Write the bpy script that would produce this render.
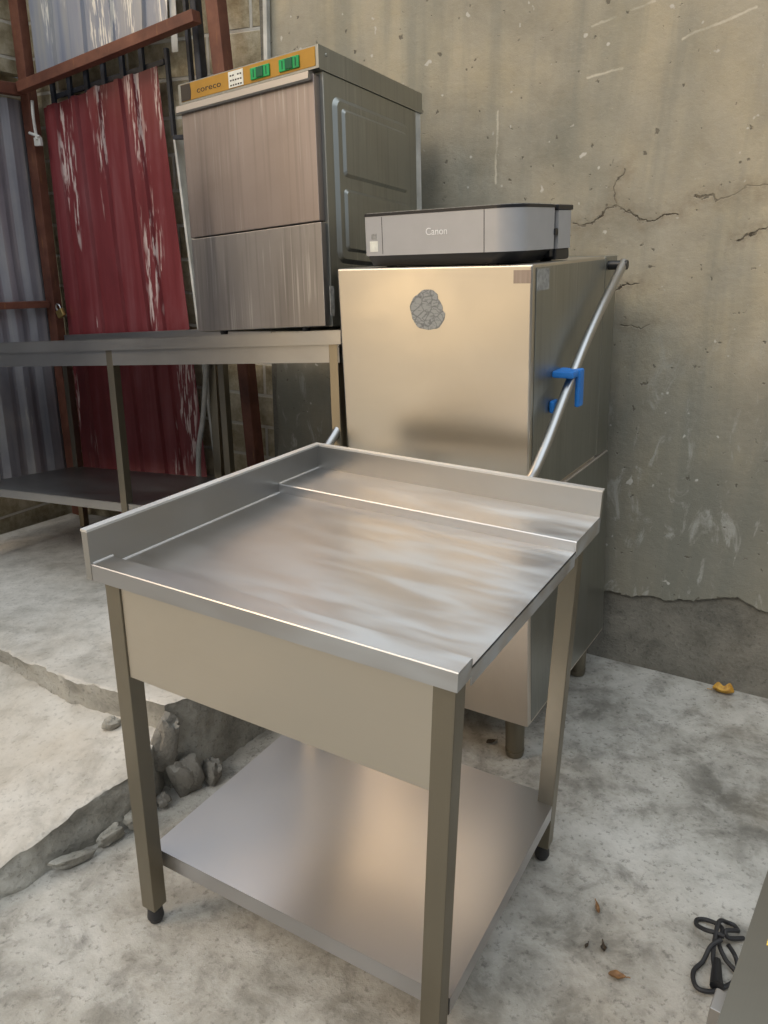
import bpy, bmesh, math, random
from mathutils import Vector, Matrix, noise
from math import sin, cos, pi, radians
random.seed(7)
for o in list(bpy.data.objects): bpy.data.objects.remove(o)
S = bpy.context.scene
COL = S.collection

# ------------------------------------------------------------------ camera
F, PITCH, CAMH, ROLL = 773.34, 0.3371, 1.4351, -0.0141
cd = bpy.data.cameras.new('camera'); cam = bpy.data.objects.new('camera', cd); COL.objects.link(cam)
cd.sensor_fit = 'VERTICAL'; cd.sensor_height = 36.0; cd.lens = F/1024*36.0
cd.clip_start = 0.02; cd.clip_end = 200
_r = Vector((1, 0, 0)); _u = Vector((0, sin(PITCH), cos(PITCH)))
_R = cos(ROLL)*_r - sin(ROLL)*_u; _U = sin(ROLL)*_r + cos(ROLL)*_u; _B = _R.cross(_U)
cam.matrix_world = Matrix(((_R.x, _U.x, _B.x, 0), (_R.y, _U.y, _B.y, 0), (_R.z, _U.z, _B.z, CAMH), (0, 0, 0, 1)))
S.camera = cam

# ------------------------------------------------------------------ light
S.view_settings.view_transform = 'Standard'; S.view_settings.look = 'None'
S.view_settings.gamma = 1.0; S.view_settings.use_curve_mapping = False
S.view_settings.exposure = -0.05

W = bpy.data.worlds.new('sky'); S.world = W; W.use_nodes = True
nt = W.node_tree; nt.nodes.clear()
def wn(t, **k):
    n = nt.nodes.new(t)
    for a, b in k.items(): setattr(n, a, b)
    return n
tc = wn('ShaderNodeTexCoord')
def lobe(d, a, b):
    d = Vector(d).normalized()
    v = wn('ShaderNodeVectorMath', operation='DOT_PRODUCT'); v.inputs[1].default_value = d
    nt.links.new(tc.outputs['Generated'], v.inputs[0])
    m = wn('ShaderNodeMapRange', interpolation_type='SMOOTHSTEP'); m.inputs[1].default_value = a; m.inputs[2].default_value = b
    nt.links.new(v.outputs['Value'], m.inputs[0]); return m.outputs[0]
def scaled(fac, col, st):
    m = wn('ShaderNodeMix', data_type='RGBA'); m.inputs[6].default_value = (0, 0, 0, 1)
    m.inputs[7].default_value = (col[0]*st, col[1]*st, col[2]*st, 1)
    nt.links.new(fac, m.inputs[0]); return m.outputs[2]
def addc(a, b):
    m = wn('ShaderNodeMix', data_type='RGBA', blend_type='ADD'); m.inputs[0].default_value = 1
    nt.links.new(a, m.inputs[6]); nt.links.new(b, m.inputs[7]); return m.outputs[2]
base = wn('ShaderNodeRGB'); base.outputs[0].default_value = (.055, .055, .06, 1)
c = addc(base.outputs[0], scaled(lobe((-.10, .0, 1), .25, .95), (.88, .97, 1.05), 1.50))      # open sky overhead
c = addc(c, scaled(lobe((-.86, -.34, .42), .50, 1.0), (1.0, .92, .80), .38))                # sunlit yard to the left
c = addc(c, scaled(lobe((.55, -.45, .70), .55, 1.0), (.90, .96, 1.0), .42))               # open sky on the right
c = addc(c, scaled(lobe((-.72, -.23, .66), .968, .998), (1.0, .66, .32), 8.5))            # hazy sun glow
c = addc(c, scaled(lobe((-.90, -.435, .05), .962, .998), (1.0, .73, .42), 3.0))                # sunlit facade low on the left
bg = wn('ShaderNodeBackground'); ow = wn('ShaderNodeOutputWorld')
nt.links.new(c, bg.inputs[0]); nt.links.new(bg.outputs[0], ow.inputs[0])
bg.inputs[1].default_value = 1.0

sd = bpy.data.lights.new('sun', 'SUN'); sun = bpy.data.objects.new('sun', sd); COL.objects.link(sun)
sd.energy = .70; sd.angle = radians(16); sd.color = (1.0, .95, .87)
sun.rotation_euler = Vector((-.50, -.72, .88)).to_track_quat('Z', 'Y').to_euler()
sun.location = (-3, -3, 5)

# ------------------------------------------------------------------ material helpers
class NT:
    def __init__(s, name):
        s.m = bpy.data.materials.new(name); s.m.use_nodes = True
        s.t = s.m.node_tree; s.t.nodes.clear()
        s.out = s.n('ShaderNodeOutputMaterial'); s.b = s.n('ShaderNodeBsdfPrincipled')
        s.l(s.b.outputs[0], s.out.inputs[0]); s.tc = s.n('ShaderNodeTexCoord')
    def n(s, t, **k):
        n = s.t.nodes.new(t)
        for a, b in k.items(): setattr(n, a, b)
        return n
    def l(s, a, b): s.t.links.new(a, b)
    def coord(s, scale=(1, 1, 1), src='Object', loc=(0, 0, 0), rot=(0, 0, 0)):
        m = s.n('ShaderNodeMapping'); m.inputs['Scale'].default_value = scale; m.inputs['Location'].default_value = loc; m.inputs['Rotation'].default_value = rot
        s.l(s.tc.outputs[src], m.inputs[0]); return m.outputs[0]
    def noise(s, vec, scale, detail=4, rough=.55, dist=0):
        n = s.n('ShaderNodeTexNoise'); n.inputs['Scale'].default_value = scale; n.inputs['Detail'].default_value = detail
        n.inputs['Roughness'].default_value = rough; n.inputs['Distortion'].default_value = dist
        s.l(vec, n.inputs['Vector']); return n.outputs[0]
    def ramp(s, fac, stops, interp='LINEAR'):
        r = s.n('ShaderNodeValToRGB'); e = r.color_ramp.elements; r.color_ramp.interpolation = interp
        while len(e) < len(stops): e.new(.5)
        for x, (p, c) in zip(e, stops):
            x.position = p; x.color = (c, c, c, 1) if isinstance(c, (int, float)) else (*c, 1)
        s.l(fac, r.inputs[0]); return r.outputs[0]
    def rng(s, fac, a, b, c, d, smooth=False):
        m = s.n('ShaderNodeMapRange')
        if smooth: m.interpolation_type = 'SMOOTHSTEP'
        for i, v in enumerate((a, b, c, d)): m.inputs[i+1].default_value = v
        s.l(fac, m.inputs[0]); return m.outputs[0]
    def mix(s, fac, a, b, blend='MIX'):
        m = s.n('ShaderNodeMix', data_type='RGBA', blend_type=blend)
        for i, v in ((0, fac), (6, a), (7, b)):
            if isinstance(v, (int, float)): m.inputs[i].default_value = v if i == 0 else (v, v, v, 1)
            elif isinstance(v, tuple): m.inputs[i].default_value = (*v, 1)
            else: s.l(v, m.inputs[i])
        return m.outputs[2]
    def math(s, op, a, b=0, c=0):
        m = s.n('ShaderNodeMath', operation=op)
        for i, v in enumerate((a, b, c)):
            if isinstance(v, (int, float)): m.inputs[i].default_value = v
            else: s.l(v, m.inputs[i])
        return m.outputs[0]
    def set(s, **k):
        for a, v in k.items():
            a = a.replace('_', ' ')
            i = s.b.inputs[a]
            if isinstance(v, tuple): i.default_value = (*v, 1)
            elif isinstance(v, (int, float)): i.default_value = v
            else: s.l(v, i)
    def bump(s, h, strength=.3, dist=.01):
        b = s.n('ShaderNodeBump'); b.inputs['Strength'].default_value = strength; b.inputs['Distance'].default_value = dist
        s.l(h, b.inputs['Height']); s.l(b.outputs[0], s.b.inputs['Normal'])

def steel(name, col=(.60, .585, .56), rough=.3, axis='x', dirt=.25, blotch=1.0, aniso=None, scuff_sheen=None, drip=0):
    t = NT(name)
    sc = {'x': (6, 700, 700), 'y': (700, 6, 700), 'z': (700, 700, 6)}[axis]
    br = t.noise(t.coord(sc), 1.0, 3, .6)
    big = t.noise(t.coord(), 3.2*blotch, 1 if aniso else 5, .6, .2 if aniso else .6)
    st = t.noise(t.coord({'x': (1.0, 3.2, 3.2), 'y': (3.2, 1.0, 3.2), 'z': (4, 4, .8)}[axis]), 1.6, 1 if aniso else 3, .5, .1 if aniso else .5)
    sm = t.rng(big, .35, .75, 0, 1, True)
    c1 = t.mix(t.math('MULTIPLY', sm, dirt), col, (col[0]*.72, col[1]*.70, col[2]*.66))
    c1 = t.mix(t.rng(st, .45, .75, 0, dirt*.5, True), c1, (col[0]*1.12, col[1]*1.12, col[2]*1.12))
    if drip:       # dried water runs down the sheet
        dn = t.math('MULTIPLY', t.rng(t.noise(t.coord((130, 130, 2.6)), 1.0, 3, .6), .52, .70, 0, 1, True), t.rng(t.noise(t.coord((5, 5, 4)), 1.0, 2), .40, .60, 0, drip, True))
        c1 = t.mix(dn, c1, (.70, .69, .68))
        dk = t.rng(t.noise(t.coord((70, 70, 1.5), loc=(3, 3, 3)), 1.0, 2), .50, .70, 0, drip, True)
        c1 = t.mix(dk, c1, tuple(x*.6 for x in col))
    r = t.math('ADD', rough if aniso else t.rng(br, .3, .7, rough-.025, rough+.03), t.rng(st, .3, .7, -.03, .09, True))
    if aniso: r = t.rng(big, .25, .75, rough-.02, rough+.04)
    r = t.math('MAXIMUM', r, .288)
    t.set(Base_Color=c1, Metallic=1.0, Roughness=r)
    if scuff_sheen:      # scouring marks with bluish sky sheen put into the colour, strongest towards one side
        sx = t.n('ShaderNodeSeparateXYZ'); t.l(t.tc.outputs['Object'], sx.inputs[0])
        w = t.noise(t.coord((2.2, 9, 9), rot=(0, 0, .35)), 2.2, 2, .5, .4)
        f = t.math('MULTIPLY', t.rng(sx.outputs[0], scuff_sheen[0], scuff_sheen[1], .15, 1, True), t.rng(w, .30, .72, .1, 1, True))
        f = t.math('MULTIPLY', f, scuff_sheen[2])
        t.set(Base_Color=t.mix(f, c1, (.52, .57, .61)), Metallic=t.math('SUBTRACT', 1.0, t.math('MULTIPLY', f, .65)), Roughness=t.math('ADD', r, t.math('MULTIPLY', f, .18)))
    if aniso:
        vt = t.n('ShaderNodeVectorTransform', vector_type='VECTOR', convert_from='OBJECT', convert_to='WORLD'); vt.inputs[0].default_value = aniso[:3]
        t.l(vt.outputs[0], t.b.inputs['Tangent']); t.set(Anisotropic=aniso[3])
    else: t.bump(br, .02, .0003)
    return t.m
def plain(name, col, rough=.5, metal=0.0, var=.15, scale=18):
    t = NT(name); n = t.noise(t.coord(), scale, 4)
    t.set(Base_Color=t.mix(t.rng(n, .35, .7, 0, 1), tuple(x*(1+var) for x in col), tuple(x*(1-var) for x in col)), Roughness=rough, Metallic=metal)
    return t.m

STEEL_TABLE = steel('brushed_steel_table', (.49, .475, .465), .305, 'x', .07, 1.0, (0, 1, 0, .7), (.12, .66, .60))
STEEL_SHELF = steel('brushed_steel_shelf', (.545, .54, .555), .305, 'x', .05, 1.0, (0, 1, 0, .7))
STEEL_LEG = steel('brushed_steel_tube', (.26, .235, .185), .38, 'z', .3)
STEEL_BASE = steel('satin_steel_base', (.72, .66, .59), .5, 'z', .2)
STEEL_LOWER = steel('streaked_steel_lower', (.34, .325, .32), .34, 'z', .5, drip=.45)
STEEL_FOLD = steel('glint_steel_fold', (.74, .73, .71), .55, 'x', .1)  # paler steel: bright edge reflections put into the colour
STEEL_DULL = steel('dark_dull_steel', (.24, .225, .19), .45, 'x', .3)
STEEL_SPLASH = steel('steel_splashback', (.44, .43, .41), .3, 'x', .15)
STEEL_PANEL = steel('satin_steel_panel', (.56, .52, .45), .4, 'x', .2, .6)
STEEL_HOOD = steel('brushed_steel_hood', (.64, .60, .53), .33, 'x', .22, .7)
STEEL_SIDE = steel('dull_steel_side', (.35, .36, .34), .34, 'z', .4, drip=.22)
STEEL_DOOR = steel('brushed_steel_door', (.35, .305, .29), .34, 'z', .5, drip=.28)
STEEL_BENCH = steel('dull_steel_bench', (.40, .40, .395), .36, 'x', .4)
STEEL_EDGE = steel('steel_edge', (.40, .38, .36), .42, 'x', .2)
STEEL_HANDLE = steel('dull_steel_lip', (.38, .36, .34), .42, 'x', .4)
CHROME = steel('polished_tube', (.47, .47, .47), .25, 'z', .12)
BLACK = plain('black_plastic', (.012, .013, .016), .38)
RUBBER = plain('black_rubber', (.018, .018, .02), .55)
BLUE = plain('blue_plastic', (.02, .19, .60), .4)
GOLD = plain('gold_panel', (.42, .23, .035), .35, .35, .08)
GREEN = plain('green_switch', (.01, .34, .09), .25)
DKGREEN = plain('dark_green_rocker', (.004, .10, .04), .25)
WHITE = plain('white_sticker', (.75, .75, .68), .6, 0, .1, 60)
INK = plain('dark_ink', (.03, .022, .015), .6)
SILVER = plain('silver_plastic', (.42, .42, .43), .42, .2, .03)
PALE = plain('pale_ink', (.85, .85, .85), .5)
BRASS = plain('brass', (.55, .42, .16), .35, .9)
GREYPIPE = plain('grey_pipe', (.42, .42, .40), .5)
WHITEPIPE = plain('weathered_white_tube', (.55, .55, .52), .5, 0, .25, 9)
STICKER = plain('worn_grey_label', (.34, .34, .33), .6, .35, .3, 90)
DARKIRON = plain('dark_blue_iron', (.03, .034, .045), .5, .2, .4, 30)
YELLOW = plain('yellow_label', (.75, .52, .08), .5)

def rust_mat():
    t = NT('brown_painted_iron'); n = t.noise(t.coord(), 7, 6, .65); f = t.noise(t.coord((60, 60, 8)), 1, 4)
    c = t.ramp(n, [(.3, (.085, .028, .018)), (.55, (.17, .062, .038)), (.75, (.24, .10, .06))])
    c = t.mix(t.rng(f, .62, .74, 0, .5), c, (.36, .17, .06))
    t.set(Base_Color=c, Roughness=.6); t.bump(f, .25, .002); return t.m
BROWN = rust_mat()

def sheet_mat(name, cols, flake, rough, metal, flake_amt, seed=0):
    t = NT(name); v = t.coord(loc=(seed, 0, seed*.7))
    n = t.noise(t.coord((1.2, 1.2, .5), loc=(seed, 0, 0)), 4, 5, .6, .5)
    st = t.noise(t.coord((22, 22, .8), loc=(seed, 0, 0)), 1.0, 4, .6)
    c = t.ramp(t.math('ADD', t.math('MULTIPLY', n, .5), t.math('MULTIPLY', st, .5)), [(.32, cols[0]), (.5, cols[1]), (.68, cols[2])])
    a = t.noise(t.coord((95, 95, 9), loc=(seed, 3, 0)), 1.0, 3, .6); b = t.noise(t.coord((10, 10, 1.6), loc=(1+seed, 0, 0)), 1.0, 3, .6)
    fl = t.math('MULTIPLY', t.rng(a, .50, .56, 0, 1), t.rng(b, 1-flake_amt, 1-flake_amt+.06, 0, 1))
    t.set(Base_Color=t.mix(fl, c, flake), Roughness=rough, Metallic=metal)
    t.bump(n, .2, .01); return t.m
RED = sheet_mat('peeling_maroon_sheet', ((.115, .018, .021), (.185, .030, .034), (.24, .078, .084)), (.62, .50, .47), .42, .0, .44)
GREY = sheet_mat('weathered_grey_sheet', ((.20, .21, .25), (.36, .36, .40), (.55, .54, .53)), (.75, .72, .64), .36, .35, .40, 3)
BLUEGREY = sheet_mat('pale_blue_grey_sheet', ((.20, .23, .32), (.32, .34, .40), (.44, .43, .41)), (.80, .78, .72), .5, .1, .46, 8)

# segments of the long cracks, in metres along the wall and up it
def seg_dist(t, x, z, segs):
    best = None
    for (x0, z0), (x1, z1) in segs:
        dx, dz = x1-x0, z1-z0; L2 = dx*dx+dz*dz
        px = t.math('SUBTRACT', x, x0); pz = t.math('SUBTRACT', z, z0)
        h = t.math('DIVIDE', t.math('ADD', t.math('MULTIPLY', px, dx), t.math('MULTIPLY', pz, dz)), L2)
        m = t.n('ShaderNodeClamp'); t.l(h, m.inputs[0]); h = m.outputs[0]
        ex = t.math('SUBTRACT', px, t.math('MULTIPLY', h, dx)); ez = t.math('SUBTRACT', pz, t.math('MULTIPLY', h, dz))
        d = t.math('SQRT', t.math('ADD', t.math('MULTIPLY', ex, ex), t.math('MULTIPLY', ez, ez)))
        best = d if best is None else t.math('MINIMUM', best, d)
    return best
CRACKS = [((-.208, 1.488), (-.152, 1.494)), ((-.152, 1.494), (-.088, 1.541)), ((-.088, 1.541), (-.082, 1.592)), ((-.082, 1.592), (-.064, 1.648)),
          ((-.083, 1.546), (-.032, 1.523)), ((-.032, 1.523), (.007, 1.5)), ((.007, 1.5), (.064, 1.517)), ((.064, 1.517), (.113, 1.531)),
          ((.143, 1.564), (.219, 1.571)), ((.219, 1.571), (.283, 1.584)), ((.283, 1.584), (.42, 1.606)), ((.28, 1.449), (.32, 1.468)), ((.32, 1.468), (.40, 1.50)),
          ((-.068, 1.297), (-.014, 1.321)), ((-.014, 1.321), (.023, 1.316)), ((-.018, 1.188), (.068, 1.2))]
SCRATCHES = [((-.20, 2.04), (-.03, 2.085)), ((-.20, 1.905), (-.10, 1.925)), ((.06, 1.985), (.24, 2.04)), ((-.48, 1.83), (-.475, 1.62))]
def plaster_mat():
    t = NT('stained_cement_plaster'); v = t.coord()
    sx = t.n('ShaderNodeSeparateXYZ'); t.l(t.tc.outputs['Object'], sx.inputs[0])
    big = t.noise(v, 1.7, 6, .6, .4); mid = t.noise(v, 6, 6, .65); fine = t.noise(v, 55, 5, .6)
    streak = t.noise(t.coord((7, 7, .7)), 1.0, 5, .6, .4)
    c = t.ramp(big, [(.30, (.21, .205, .165)), (.46, (.335, .305, .235)), (.60, (.44, .385, .275)), (.75, (.38, .365, .30))])
    c = t.mix(t.rng(mid, .38, .70, 0, .55), c, (.46, .43, .36))
    c = t.mix(t.rng(streak, .46, .66, 0, .62), c, (.235, .24, .205))
    # shade below the upper band, put into the colour
    wob = t.math('ADD', sx.outputs[2], t.math('MULTIPLY', t.math('SUBTRACT', big, .5), .9))
    c = t.mix(t.rng(wob, 1.5, .55, 0, .62, True), c, (.175, .172, .142))
    lime = t.math('MULTIPLY', t.rng(t.noise(t.coord((14, 14, 6), loc=(4, 0, 2)), 1.0, 5, .7, .8), .56, .66, 0, 1), t.rng(sx.outputs[2], 1.35, .75, 0, .75))
    c = t.mix(lime, c, (.42, .41, .37))
    spots = t.rng(t.noise(t.coord(loc=(9, 1, 3)), 34, 3, .5), .665, .70, 0, .8)
    c = t.mix(spots, c, (.13, .115, .09))
    chips = t.rng(t.noise(t.coord(loc=(2, 7, 5)), 24, 2, .5), .69, .72, 0, .8)
    c = t.mix(chips, c, (.60, .58, .53))
    wn_ = t.noise(v, 16, 4, .6); wz = t.noise(t.coord(loc=(5, 5, 5)), 16, 4, .6)
    x = t.math('ADD', sx.outputs[0], t.math('MULTIPLY', t.math('SUBTRACT', wn_, .5), .085)); z = t.math('ADD', sx.outputs[2], t.math('MULTIPLY', t.math('SUBTRACT', wz, .5), .085))
    d = seg_dist(t, x, z, CRACKS)
    cr = t.math('MULTIPLY', t.rng(d, .0008, .0045, 1, 0, True), t.rng(mid, .40, .56, .25, 1)); halo = t.math('MULTIPLY', t.rng(d, .0, .05, .6, 0, True), t.rng(fine, .35, .6, .2, 1))
    c = t.mix(halo, c, (.24, .205, .15)); c = t.mix(cr, c, (.075, .06, .042))
    d2 = seg_dist(t, t.math('ADD', sx.outputs[0], t.math('MULTIPLY', t.math('SUBTRACT', wn_, .5), .02)), t.math('ADD', sx.outputs[2], t.math('MULTIPLY', t.math('SUBTRACT', wz, .5), .02)), SCRATCHES)
    c = t.mix(t.math('MULTIPLY', t.rng(d2, .001, .005, .8, 0, True), t.rng(mid, .38, .55, 0, 1)), c, (.62, .58, .48))
    t.set(Base_Color=c, Roughness=.88)
    h = t.math('ADD', t.math('MULTIPLY', t.noise(v, 22, 8, .72), .7), t.math('MULTIPLY', fine, .12)); h = t.math('SUBTRACT', h, t.math('MULTIPLY', cr, .8))
    h = t.math('SUBTRACT', h, t.math('MULTIPLY', spots, .3))
    t.bump(h, .6, .010); return t.m
def concrete(name, dark, midc, light, bump=.5, seed=0, speck=.5):
    t = NT(name); v = t.coord(loc=(seed, seed, 0))
    big = t.noise(v, 2.1, 7, .62, .5); mid = t.noise(v, 9, 6, .7, .3); fine = t.noise(v, 70, 4, .65)
    c = t.ramp(big, [(.30, dark), (.5, midc), (.68, light)])
    c = t.mix(t.rng(mid, .45, .68, 0, .5), c, tuple(x*1.18 for x in light))
    c = t.mix(t.rng(mid, .48, .30, 0, .65), c, tuple(x*.75 for x in dark))
    c = t.mix(t.rng(fine, .56, .68, 0, speck), c, tuple(x*.55 for x in dark))
    c = t.mix(t.rng(t.noise(t.coord(loc=(3+seed, 1, 0)), 1.1, 5, .6, .8), .52, .70, 0, .35), c, (midc[0]*.98, midc[1]*.86, midc[2]*.70))
    t.set(Base_Color=c, Roughness=t.rng(big, .3, .7, .6, .9))
    t.bump(t.math('ADD', t.math('MULTIPLY', mid, .5), t.math('MULTIPLY', fine, .35)), bump, .012); return t.m
PLASTER = plaster_mat()
ROUGHWALL = concrete('exposed_rough_concrete', (.10, .095, .08), (.165, .155, .13), (.24, .225, .19), .9, 4)
FLOOR = concrete('worn_concrete_floor', (.15, .14, .12), (.335, .318, .28), (.53, .51, .47), .6, 0)
SLAB = concrete('pale_concrete_slab', (.36, .335, .29), (.49, .46, .41), (.60, .57, .52), .4, 6, .45)
RUBBLE = concrete('dark_broken_concrete', (.11, .105, .09), (.18, .17, .15), (.27, .255, .225), 1.0, 11)
RISER = concrete('broken_concrete_edge', (.19, .18, .155), (.32, .305, .265), (.45, .43, .38), 1.0, 8)
def block_mat():
    t = NT('bare_block_masonry')
    b = t.n('ShaderNodeTexBrick'); b.inputs['Scale'].default_value = 1.0; b.inputs['Brick Width'].default_value = .42; b.inputs['Row Height'].default_value = .135
    b.inputs['Mortar Size'].default_value = .008; b.inputs['Mortar Smooth'].default_value = .4
    t.l(t.coord(rot=(radians(-90), 0, 0)), b.inputs['Vector'])
    n = t.noise(t.coord(), 11, 6, .7)
    c = t.ramp(n, [(.3, (.24, .19, .11)), (.5, (.46, .39, .26)), (.7, (.68, .61, .46))])
    c = t.mix(b.outputs['Fac'], c, (.66, .62, .54))
    t.set(Base_Color=c, Roughness=.9)
    t.bump(t.math('SUBTRACT', n, b.outputs['Fac']), .6, .015); return t.m
BLOCK = block_mat()
def leaf_mat(name, a, b):
    t = NT(name); n = t.noise(t.coord(), 60, 4)
    t.set(Base_Color=t.ramp(n, [(.35, a), (.65, b)]), Roughness=.6); return t.m
LEAFY = leaf_mat('yellow_leaf', (.30, .13, .02), (.58, .34, .04)); LEAFB = leaf_mat('brown_leaf', (.14, .07, .03), (.30, .16, .06)); LEAFD = leaf_mat('dark_leaf', (.03, .022, .015), (.07, .05, .03))
def badge_mat():
    t = NT('scratched_round_badge'); v = t.n('ShaderNodeTexVoronoi', feature='DISTANCE_TO_EDGE'); v.inputs['Scale'].default_value = 48
    t.l(t.mix(.04, t.coord(), t.noise(t.coord(), 30, 3)), v.inputs['Vector'])
    w = t.noise(t.coord((60, 60, 200), rot=(0, .6, 0)), 1, 3)
    c = t.mix(t.rng(v.outputs[0], .0, .10, .75, 0), (.36, .37, .365), (.13, .135, .14))
    t.set(Base_Color=t.mix(t.rng(w, .52, .62, 0, .6), c, (.17, .18, .18)), Roughness=.55, Metallic=.4); return t.m
BADGE = badge_mat()

# ------------------------------------------------------------------ mesh helpers
def link(name, bm, mat, parent=None, smooth=True, ang=35):
    bmesh.ops.recalc_face_normals(bm, faces=bm.faces)
    me = bpy.data.meshes.new(name); bm.to_mesh(me); bm.free()
    for m in (mat if isinstance(mat, (list, tuple)) else [mat]): me.materials.append(m)
    if smooth:
        me.shade_smooth(); me.set_sharp_from_angle(angle=radians(ang))
    o = bpy.data.objects.new(name, me); COL.objects.link(o)
    if smooth and len(me.polygons) < 4000:
        w = o.modifiers.new('weighted', 'WEIGHTED_NORMAL'); w.keep_sharp = True; w.weight = 100
    if parent: o.parent = parent
    return o
def thing(name, label, cat, loc=(0, 0, 0), mat3=None, group=None):
    o = bpy.data.objects.new(name, None); COL.objects.link(o); o.empty_display_size = .1
    if mat3: o.matrix_world = Matrix.Translation(loc) @ mat3.to_4x4()
    else: o.location = loc
    o['label'] = label; o['category'] = cat
    if group: o['group'] = group
    return o
def tag(o, label, cat, group=None, mat=None):
    o['label'] = label; o['category'] = cat
    if group: o['group'] = group
    return o
def struct(o): o['kind'] = 'structure'; return o
def box(bm, lo, hi, bev=0.0, seg=2, M=None, mi=0):
    r = bmesh.ops.create_cube(bm, size=1.0); vs = r['verts']
    for v in vs: v.co = Vector([lo[i]+(v.co[i]+.5)*(hi[i]-lo[i]) for i in range(3)])
    fs = {f for v in vs for f in v.link_faces}
    for f in fs: f.material_index = mi
    if bev > 0:
        es = {e for v in vs for e in v.link_edges}
        r = bmesh.ops.bevel(bm, geom=list(es), offset=bev, segments=seg, affect='EDGES', profile=.5)
        vs = {v for f in r['faces'] for v in f.verts} | {v for v in vs if v.is_valid}
    if M is not None:
        for v in vs: v.co = M @ v.co
    return vs
def cyl(bm, p0, p1, r0, r1=None, seg=20, cap=True):
    p0, p1 = Vector(p0), Vector(p1); r1 = r0 if r1 is None else r1
    q = (p1-p0).to_track_quat('Z', 'Y').to_matrix()
    A = [bm.verts.new(p0+q @ Vector((cos(2*pi*i/seg)*r0, sin(2*pi*i/seg)*r0, 0))) for i in range(seg)]
    B = [bm.verts.new(p1+q @ Vector((cos(2*pi*i/seg)*r1, sin(2*pi*i/seg)*r1, 0))) for i in range(seg)]
    for i in range(seg): bm.faces.new((A[i], A[(i+1) % seg], B[(i+1) % seg], B[i]))
    if cap: bm.faces.new(A[::-1]); bm.faces.new(B)
def spline(pts, n=8, closed=False):
    P = [Vector(p) for p in pts]; out = []
    N = len(P)
    for i in range(N if closed else N-1):
        a, b, c_, d = (P[(i+k) % N] for k in (-1, 0, 1, 2)) if closed else (P[max(i-1, 0)], P[i], P[i+1], P[min(i+2, N-1)])
        for j in range(n):
            t = j/n
            out.append(.5*((2*b)+(-a+c_)*t+(2*a-5*b+4*c_-d)*t*t+(-a+3*b-3*c_+d)*t**3))
    if not closed: out.append(P[-1])
    return out
def tube(bm, pts, r, seg=12):
    pts = [Vector(p) for p in pts]; rings = []; up = None
    for i, p in enumerate(pts):
        d = (pts[min(i+1, len(pts)-1)]-pts[max(i-1, 0)]).normalized()
        if up is None: up = d.orthogonal().normalized()
        up = (up-d*up.dot(d)).normalized(); s = d.cross(up)
        rr = r(i/(len(pts)-1)) if callable(r) else r
        rings.append([bm.verts.new(p+(up*cos(2*pi*k/seg)+s*sin(2*pi*k/seg))*rr) for k in range(seg)])
    for a, b in zip(rings, rings[1:]):
        for k in range(seg): bm.faces.new((a[k], a[(k+1) % seg], b[(k+1) % seg], b[k]))
    bm.faces.new(rings[0][::-1]); bm.faces.new(rings[-1])
def prism(bm, poly, fn, a, b, mi=0):
    """polygon (2d) swept between depths a and b; fn(x, y, d) -> 3d"""
    A = [bm.verts.new(fn(x, y, a)) for x, y in poly]; B = [bm.verts.new(fn(x, y, b)) for x, y in poly]
    n = len(poly); fs = []
    fs.append(bm.faces.new(A)); fs.append(bm.faces.new(B[::-1]))
    for i in range(n): fs.append(bm.faces.new((A[i], B[i], B[(i+1) % n], A[(i+1) % n])))
    for f in fs: f.material_index = mi
    return fs
def rrect(x0, y0, x1, y1, r, n=5):
    out = []
    for cx, cy, a0 in ((x1-r, y1-r, 0), (x0+r, y1-r, 90), (x0+r, y0+r, 180), (x1-r, y0+r, 270)):
        for i in range(n+1):
            a = radians(a0+90*i/n); out.append((cx+cos(a)*r, cy+sin(a)*r))
    return out
def bbevel(bm, off, seg=2, ang=40):
    es = [e for e in bm.edges if len(e.link_faces) == 2 and e.calc_face_angle(0) > radians(ang)]
    bmesh.ops.bevel(bm, geom=es, offset=off, segments=seg, affect='EDGES', profile=.5)
def text_obj(name, body, size, mat, parent, M, ext=.0006, spacing=1.0, shear=0, xs=1.0):
    cu = bpy.data.curves.new(name, 'FONT'); cu.body = body; cu.size = size; cu.extrude = ext; cu.space_character = spacing
    cu.align_x = 'CENTER'; cu.align_y = 'CENTER'; cu.shear = shear
    tmp = bpy.data.objects.new(name+'_t', cu); COL.objects.link(tmp)
    dg = bpy.context.evaluated_depsgraph_get(); dg.update()
    me = bpy.data.meshes.new_from_object(tmp.evaluated_get(dg)); bpy.data.objects.remove(tmp)
    for v in me.vertices: v.co.x *= xs
    me.transform(M); me.materials.clear(); me.materials.append(mat)
    o = bpy.data.objects.new(name, me); COL.objects.link(o); o.parent = parent
    return o
def rot3(yaw, tilt, pit):
    return Matrix.Rotation(yaw, 3, 'Z') @ Matrix.Rotation(tilt, 3, 'Y') @ Matrix.Rotation(pit, 3, 'X')
def frontM(x, y, z):   # lettering on a face that looks towards local -y
    return Matrix.Translation((x, y, z)) @ Matrix.Rotation(radians(90), 4, 'X')

# ------------------------------------------------------------------ setting
WALLYAW = math.atan2(-.475, .88)
WALLO = Vector((.769, 2.528, 0))
WM = Matrix.Translation(WALLO) @ Matrix.Rotation(WALLYAW, 4, 'Z')     # local x along the wall, local -y into the yard
def wpt(s, d, z): return WM @ Vector((s, -d, z))

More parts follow.
